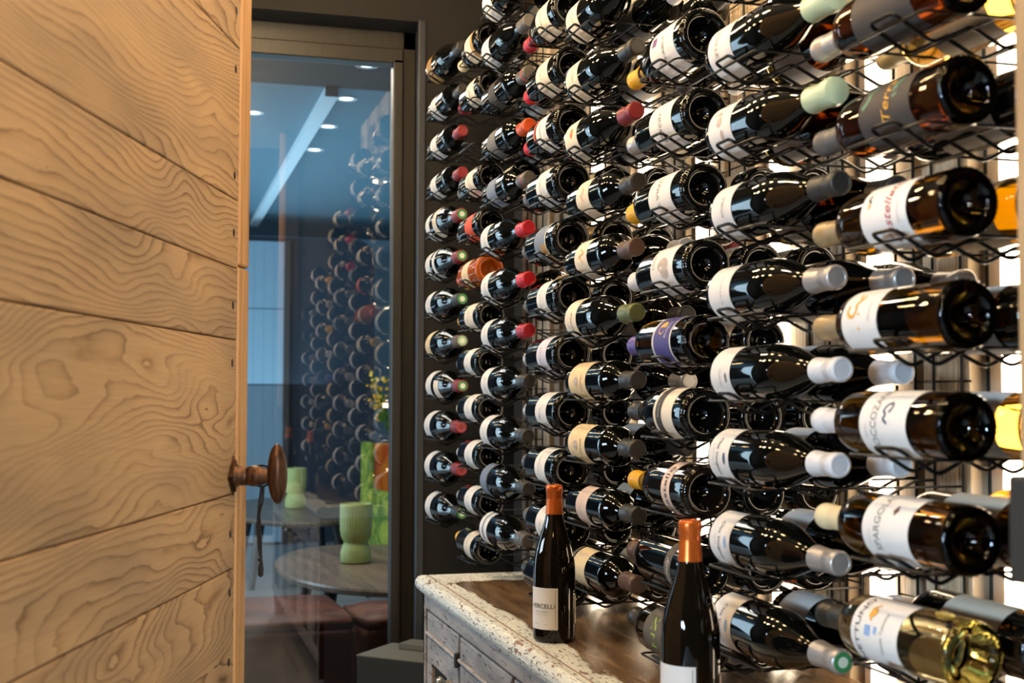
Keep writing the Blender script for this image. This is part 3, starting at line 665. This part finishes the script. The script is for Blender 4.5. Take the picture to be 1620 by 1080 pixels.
for z1, z0 in zip(zs, zs[1:]):
    n0 = len(b.f); b.bbox(-.985, -.040, .0, .034, z0+.0008, z1-.0008, .0022, 2)
    q = (rr.random(), rr.random(), rr.random(), 1); vals += [q]*(len(b.f)-n0)
me = b.mesh('plank_leaf'); plank_attr(me, vals); me.materials.append(M_oak); link('plank_leaf', me, None, door)
M_edge = mat('oak_edge', srgb(.78, .57, .33), .5)
nt = NT(M_edge); n1 = nt.noise(nt.coord((40, 40, 1.5)), 2, 4, .3); nt.base(nt.ramp(n1, [(.3, srgb(.66, .46, .25)), (.5, srgb(.80, .59, .35)), (.7, srgb(.86, .67, .43))]))
MB().bbox(-.0395, .018, -.003, .038, 1.402, 2.105, .004).bbox(-.0395, .018, -.003, .038, .012, 1.400, .004).build('edge_strip', M_edge, door)
MB().box(-.985, -.04, .0342, .045, .012, 2.105).build('back_boards', M_edge, door)
M_nail_hole = mat('nail_hole_dark', srgb(.16, .14, .12), .5, .6)  # dark domed discs put the shade of the nail holes into colour
for z in (.592, .501, .337, .249, .138, .05, -.208, -.296, -.40): MB().lathe([(0, .0008), (.0045, .0007), (.0064, .0002), (.0066, -.001)], 16, M=Matrix.Translation((-.066, 0, EYE+z)) @ Matrix.Rotation(-PI/2, 4, 'X') @ Matrix.Rotation(PI, 4, 'X')).build('nail_hole', M_nail_hole, door)
M_bronze = mat('bronze', srgb(.34, .24, .18), .42, .75)
nt = NT(M_bronze); n1 = nt.noise(nt.coord((60, 60, 8)), 3, 4); nt.base(nt.ramp(n1, [(.3, srgb(.22, .15, .11)), (.7, srgb(.44, .31, .22))]))
hz = EYE-.121
hx = -.058
rs = MB()
rose = [(0, .030), (.030, 0), (0, -.030), (-.030, 0)]
rs.prism([(hx+p[0], hz+p[1]) for p in rose], 'y', -.003, 0).prism([(hx+p[0]*.8, hz+p[1]*.8) for p in rose], 'y', -.006, -.003)
rose_o = rs.build('diamond_rosette', M_bronze, door)
Mh = Matrix.Translation((hx, 0, hz)) @ Matrix.Rotation(PI/2, 4, 'X')         # local z out of the leaf
hd = MB().lathe([(.0165, .004), (.0165, .008), (.0145, .011), (.0150, .022), (.0135, .024), (.0152, .027), (.0162, .034), (.0150, .042), (.0120, .050), (.0108, .058), (.0110, .060)], 28, M=Mh)
hd.build('handle_neck', M_bronze, door)
# flattened oval grip, long axis upright, leaning slightly
gp = MB(); prof = []
for i in range(25):
    a = -PI/2+PI*i/24; prof.append((math.cos(a)*.0172 if abs(math.cos(a)) > 1e-6 else 0, math.sin(a)*.046))
Mg = Matrix.Translation((hx, -.0690, hz+.003)) @ Matrix.Rotation(-.10, 4, 'Y') @ Matrix.Scale(1.15, 4, (1, 0, 0)) @ Matrix.Scale(.86, 4, (0, 1, 0))
gp.lathe(prof, 36, M=Mg); gp.build('oval_grip', M_bronze, door)
cord = empty('cord_loop', tuple(DM @ Vector((hx, -.045, hz-.012))))
tag(cord, 'thin black cord loop hanging from the bronze door handle', 'cord')
M_cord = mat('cord_black', srgb(.10, .09, .09), .8)
ring = [(0.0+math.sin(a)*.001, math.sin(a)*.0155, .012+math.cos(a)*.0160) for a in [2*PI*k/20 for k in range(20)]]
Rz = Matrix.Rotation(math.atan2(DN.y, DN.x), 4, 'Z')
MB().tube([(y, x, z) for x, y, z in ring], .0018, 6, closed=True, M=Rz @ Matrix.Rotation(PI/2, 4, 'Z') if False else Rz).build('neck_loop', M_cord, cord)
MB().tube([(0, 0, -.004), (-.004, .001, -.035), (-.006, .001, -.065), (-.003, 0, -.098), (.002, 0, -.122)], .0020, 6, M=Rz).tube([(.003, 0, -.004), (.002, 0, -.025), (-.003, 0, -.045), (-.001, .001, -.08), (.001, 0, -.122)], .0018, 6, M=Rz).build('hanging_strands', M_cord, cord)
MB().lathe([(0, -.141), (.004, -.138), (.0045, -.128), (.003, -.120), (0, -.118)], 12, M=Rz).tube([(.001, 0, -.118), (-.003, .0, -.112)], .003, 6, M=Rz).build('knot', M_cord, cord)

# ------------------------------------------------------------------ doorway jamb on the right
M_jw = mat('jamb_oak', srgb(.66, .52, .37), .6)
nt = NT(M_jw); n1 = nt.noise(nt.coord((30, 30, 2)), 2, 4, .3); nt.base(nt.ramp(n1, [(.3, srgb(.52, .40, .27)), (.7, srgb(.70, .56, .40))]))
jm = struct(MB().bbox(.712, .79, .80, .90, 0, 2.7, .003).build('door_1', M_dark_frame))
MB().bbox(.680, .7118, .85, .88, EYE-.058, 2.7, .002).build('stop_lip', M_jw, jm)
struct(MB().box(.79, 1.12, .80, .86, 0, 2.7).build('wall_front', M_grey_wall))
M_gun = mat('lock_grey', srgb(.19, .19, .185), .55, .2)
kp = empty('lock_keep', (.6915, .866, EYE-.106)); tag(kp, 'dark grey metal lock keep with black slot on the right door jamb', 'lock')
MB().bbox(-.0225, .02, -.017, .016, -.043, .043, .003).build('keep_box', M_gun, kp)
MB().box(-.0165, .012, -.0182, -.0171, -.022, .022).build('bolt_slot', M_void, kp)  # flat plate coloured with the shade of the slot

# ------------------------------------------------------------------ dark box by the glazed door
bx = empty('storage_box', (.72, 3.62, 0), (0, 0, -PI/4+.06))
tag(bx, 'dark grey box with cut top standing between the glazed door and the sideboard', 'box')
M_box = mat('box_charcoal', srgb(.25, .25, .24), .7)
nt = NT(M_box); n1 = nt.noise(nt.coord((1, 1, 1)), 60, 3); nt.base(nt.ramp(n1, [(.3, srgb(.085, .085, .08)), (.7, srgb(.11, .11, .105))]))
M_boxtop = mat('box_lid_grey', srgb(.36, .36, .335), .75)
MB().bbox(-.13, .13, -.10, .10, 0, .444, .003).build('carton', M_box, bx)
MB().bbox(-.131, .131, -.101, .101, .4445, .450, .0015).build('lid', M_boxtop, bx)
MB().bbox(-.06, .12, .02, .095, .4505, .468, .002).build('raised_flap', M_boxtop, bx)
bx.location = (.745, 3.685, 0)

# ------------------------------------------------------------------ lounge beyond the glass
M_tab = mat('table_oak_grey', srgb(.5, .42, .35), .35)
nt = NT(M_tab); n1 = nt.noise(nt.coord((9, .7, 1)), 5, 4, .4); br = nt.node('ShaderNodeTexBrick'); nt.link(nt.coord((8, 1, 1), rot=(0, 0, .5)), br.inputs['Vector'])
br.inputs['Color1'].default_value = srgb(.42, .36, .31); br.inputs['Color2'].default_value = srgb(.56, .47, .39); br.inputs['Mortar'].default_value = srgb(.28, .24, .2)
br.inputs['Mortar Size'].default_value = .008; br.inputs['Brick Width'].default_value = 4; br.inputs['Row Height'].default_value = 1
nt.base(nt.mix(.4, br.outputs['Color'], nt.ramp(n1, [(.3, srgb(.33, .28, .24)), (.7, srgb(.62, .53, .45))])))
M_leg = mat('table_leg_black', srgb(.13, .13, .14), .5)
M_vase = mat('vase_green_glass', srgb(.70, .765, .47), .4, 0, .5)
def table(x, y, a, bb, lb):
    o = empty('coffee_table', (x, y, 0)); tag(o, lb, 'table', None)
    MB().lathe([(0, .412), (.90, .412), (.965, .418), (.99, .428), (1, .440), (.992, .449), (.97, .45), (0, .45)], 64, ex=a, ey=bb).build('tabletop', M_tab, o)
    for sx, sy in ((-.55, -.45), (.55, -.45), (-.55, .45), (.55, .45)):
        MB().tube([(sx*a, sy*bb, .412), (sx*a*1.25, sy*bb*1.25, 0)], .034, 10, r_end=.020).build('leg', M_leg, o)
    return o
table(.96, 5.66, .43, .79, 'oval plank coffee table nearest the glazed door, holding a green vase')
table(.90, 8.57, .43, .96, 'oval plank coffee table farther back in the lounge, behind the first table')
def vase(x, y, s, lb):
    o = empty('vase', (x, y, .45)); o.scale = (s, s, s); tag(o, lb, 'vase', 'green vases on the lounge tables')
    prof = [(0, .002), (.060, .002), (.066, .006), (.068, .020), (.067, .055), (.060, .078), (.054, .088), (.052, .093), (.056, .100), (.066, .118), (.071, .150), (.072, .200), (.071, .265), (.068, .267), (.066, .262), (.066, .160), (.055, .115), (.0, .11)]
    b = MB(); n = 64; vs = []; fs = []
    prof2 = []
    b.lathe(prof, 96, knurl=(tuple(range(2, 13)), .0016)); b.build('ribbed_body', M_vase, o)
vase(.892, 5.714, 1.0, 'ribbed pale green glass vase on the nearer oval table')
vase(.933, 8.62, 1.0, 'ribbed pale green glass vase on the farther oval table')
M_lea = mat('leather_brown', srgb(.36, .22, .15), .55, 0, .3)
nt = NT(M_lea); n1 = nt.noise(nt.coord(), 5, 4, .5); n2 = nt.noise(nt.coord(), 140, 2); nt.base(nt.ramp(n1, [(.3, srgb(.29, .15, .10)), (.5, srgb(.41, .22, .14)), (.7, srgb(.53, .31, .20))])); nt.bump(n2, .15, .001)
M_pipe = mat('leather_piping', srgb(.14, .10, .08), .5)
def pouf(x, y, sx, sy, h, rot, lb):
    o = empty('leather_pouf', (x, y, 0), (0, 0, rot)); tag(o, lb, 'pouf', 'leather poufs by the tables')
    MB().bbox(-sx/2, sx/2, -sy/2, sy/2, .02, h-.055, .03, 4).build('base_cushion', M_lea, o)
    bm = bmesh.new(); bmesh.ops.create_cube(bm, size=1); bmesh.ops.subdivide_edges(bm, edges=bm.edges[:], cuts=5, use_grid_fill=True)
    for v in bm.verts:
        u, vv, ww = v.co.x*2, v.co.y*2, v.co.z*2
        rr = lambda p, q: 1-.035*(abs(p)**3+abs(q)**3)
        v.co = (u*sx/2*rr(vv, ww), vv*sy/2*rr(u, ww), h-.05+ww*.045*(1-.5*max(abs(u), abs(vv))**4)*(1.0 if ww > 0 else .6))
    me = bpy.data.meshes.new('seat_cushion'); bm.to_mesh(me); bm.free()
    for p in me.polygons: p.use_smooth = True
    link('seat_cushion', me, M_lea, o)
    e = .012
    pts = [(-sx/2+e, -sy/2+e, h-.052), (sx/2-e, -sy/2+e, h-.052), (sx/2-e, sy/2-e, h-.052), (-sx/2+e, sy/2-e, h-.052)]
    MB().tube([Vector(a).lerp(Vector(b), t) for a, b in zip(pts, pts[1:]+pts[:1]) for t in (.04, .5, .96)], .006, 6, closed=True).build('piping', M_pipe, o)
pouf(.335, 4.60, .68, .56, .47, .03, 'large brown leather pouf close behind the glass beside the wooden door')
pouf(.885, 4.60, .36, .36, .45, .12, 'smaller brown leather pouf at the foot of the nearer oval table')
# colourful armchair
ac = empty('armchair', (1.50, 7.3, 0), (0, 0, .12)); tag(ac, 'green armchair with orange back cushion at the right edge of the glass', 'armchair')
M_gf = mat('fabric_lime', srgb(.5, .6, .16), .8); M_of = mat('fabric_orange', srgb(.92, .50, .12), .8)
for M_, c1, c2 in ((M_gf, srgb(.33, .44, .10), srgb(.60, .64, .20)), (M_of, srgb(.76, .32, .07), srgb(.88, .52, .12))):
    nt = NT(M_); nt.base(nt.ramp(nt.noise(nt.coord(), 9, 3, 1), [(.4, c1), (.6, c2)]))
MB().bbox(-.22, .40, -.28, .28, .28, .46, .05, 3).build('seat', M_gf, ac)
MB().bbox(-.22, .40, .20, .34, .30, .92, .05, 3).build('backrest', M_of, ac)
MB().bbox(-.27, -.19, -.28, .30, .26, .66, .035, 3).build('armrest', M_gf, ac); MB().bbox(.38, .46, -.28, .30, .26, .66, .035, 3).build('armrest', M_gf, ac)
MB().bbox(-.25, -.215, .15, .345, .62, .93, .015, 2).build('side_panel', M_gf, ac)
for sx in (-.2, .38):
    for sy in (-.22, .26): MB().tube([(sx, sy, .28), (sx*1.08, sy*1.08, 0)], .02, 8, r_end=.012).build('leg', M_leg, ac)
# flowering branch in a pot
pl = empty('flower_pot', (1.50, 7.95, 0)); tag(pl, 'tall pot with sprigs of yellow blossom behind the armchair', 'plant')
MB().lathe([(0, .0), (.09, 0), (.11, .5), (.12, .86), (.11, .86), (.10, .83), (0, .83)], 24).build('pot', mat('pot_navy', srgb(.12, .14, .18), .5), pl)
b = MB(); fl = MB(); lf = MB(); rr = random.Random(3)
for q in range(9):
    a = rr.uniform(0, 6.28); e = Vector((math.cos(a)*.12-.05, math.sin(a)*.1, 1.12+rr.uniform(0, .22)))
    b.tube([(0, 0, .83), tuple(Vector((0, 0, .83)).lerp(e, .55)+Vector((0, 0, .04))), tuple(e)], .004, 5)
    for j in range(9):
        p = Vector((0, 0, .83)).lerp(e, rr.uniform(.6, 1.02))+Vector((rr.uniform(-.025, .025), rr.uniform(-.025, .025), rr.uniform(-.01, .02)))
        fl.lathe([(0, -.008), (.009, -.003), (.011, .003), (.006, .008), (0, .009)], 7, M=Matrix.Translation(p))
    for j in range(3):
        p = Vector((0, 0, .83)).lerp(e, rr.uniform(.2, .7)); lf.add([p, p+Vector((.02, .01, .03)), p+Vector((0, 0, .075)), p+Vector((-.02, -.01, .03))], [(0, 1, 2, 3)])
b.build('stems', mat('stem_green', srgb(.3, .36, .15), .7), pl); fl.build('blossoms', mat('blossom_yellow', srgb(.97, .75, .12), .6), pl); lf.build('leaves', mat('leaf_green', srgb(.35, .55, .15), .6), pl)
# pale boarded panel standing before the dark partition
bp = empty('board_panel', (.92, 10.42, 0)); tag(bp, 'pale blue boarded tall panel standing against the dark partition', 'panel')
b = MB()
for (z0, z1) in ((.02, 1.288), (1.294, 1.908), (1.914, 2.462)):
    for q in range(5): b.bbox(-.30+q*.0802, -.30+q*.0802+.0798, 0, .03, z0, z1, .002, 1)
b.build('boards', mat('board_pale', srgb(.50, .60, .66), .7), bp); MB().box(-.31, .15, .031, .06, 0, 2.48).build('surround', M_navy, bp)
MB().bbox(.102, .15, -.005, .06, 0, 2.48, .003).build('side_post', mat('post_brown', srgb(.2, .17, .16), .6), bp)
# recessed downlights of the lounge ceiling
M_dl = mat('downlight_glow', (1, 1, 1, 1), .5, emit=(.85, .95, 1, 1), estr=5)
for i, (x, y) in enumerate(((.913, 5.63), (.917, 6.30), (.915, 6.98), (.925, 7.67), (.49, 6.75))):
    o = empty('downlight', (x, y, 2.7)); tag(o, ['round ceiling downlight nearest the glass, right of the white beam', 'ceiling downlight second in the row right of the white beam', 'ceiling downlight third in the row right of the white beam', 'ceiling downlight farthest in the row right of the white beam', 'round ceiling downlight left of the white beam'][i], 'ceiling light', 'round downlights of the lounge')
    MB().lathe([(.034, -.002), (.040, -.006), (.056, -.005), (.058, 0)], 28).build('bezel', mat('bezel_white', srgb(.85, .87, .88), .5), o)
    MB().lathe([(0, -.003), (.034, -.003)], 24).build('lamp_face', M_dl, o)

# ------------------------------------------------------------------ warm globe lamps hanging in the tasting room (above the frame, seen in the bottles)
M_sp = mat('globe_glow', (1, 1, 1, 1), .5, emit=(1, .66, .30, 1), estr=75)
for row, (x, z, lbx) in enumerate(((-.32, 2.28, 'left'), (.30, 2.5, 'right'))):
    for i in range(12):
        y = .2+i*.29
        o = empty('globe_lamp', (x, y, 2.7)); tag(o, 'small warm globe lamp hanging from the ceiling, %s of the %s row' % (ORD[i] if i else 'first', lbx), 'ceiling light', 'warm globe lamps of the tasting room')
        MB().tube([(0, 0, 0), (0, 0, z-2.7+.03)], .003, 6).lathe([(.0, 0), (.03, 0), (.03, -.012), (0, -.014)], 20).build('cable', M_leg, o)
        MB().lathe([(.042*math.sin(a), z-2.7-.042*math.cos(a)) for a in [PI*k/14 for k in range(15)]], 22).build('globe', M_sp, o)
        if i % 3 == 1:
            l = bpy.data.lights.new('globe_lamp_light', 'POINT'); l.energy = 6.0; l.color = (1, .80, .56); l.shadow_soft_size = .036
            q = bpy.data.objects.new('globe_lamp_light', l); COL.objects.link(q); q.location = (x, y, z-.08)
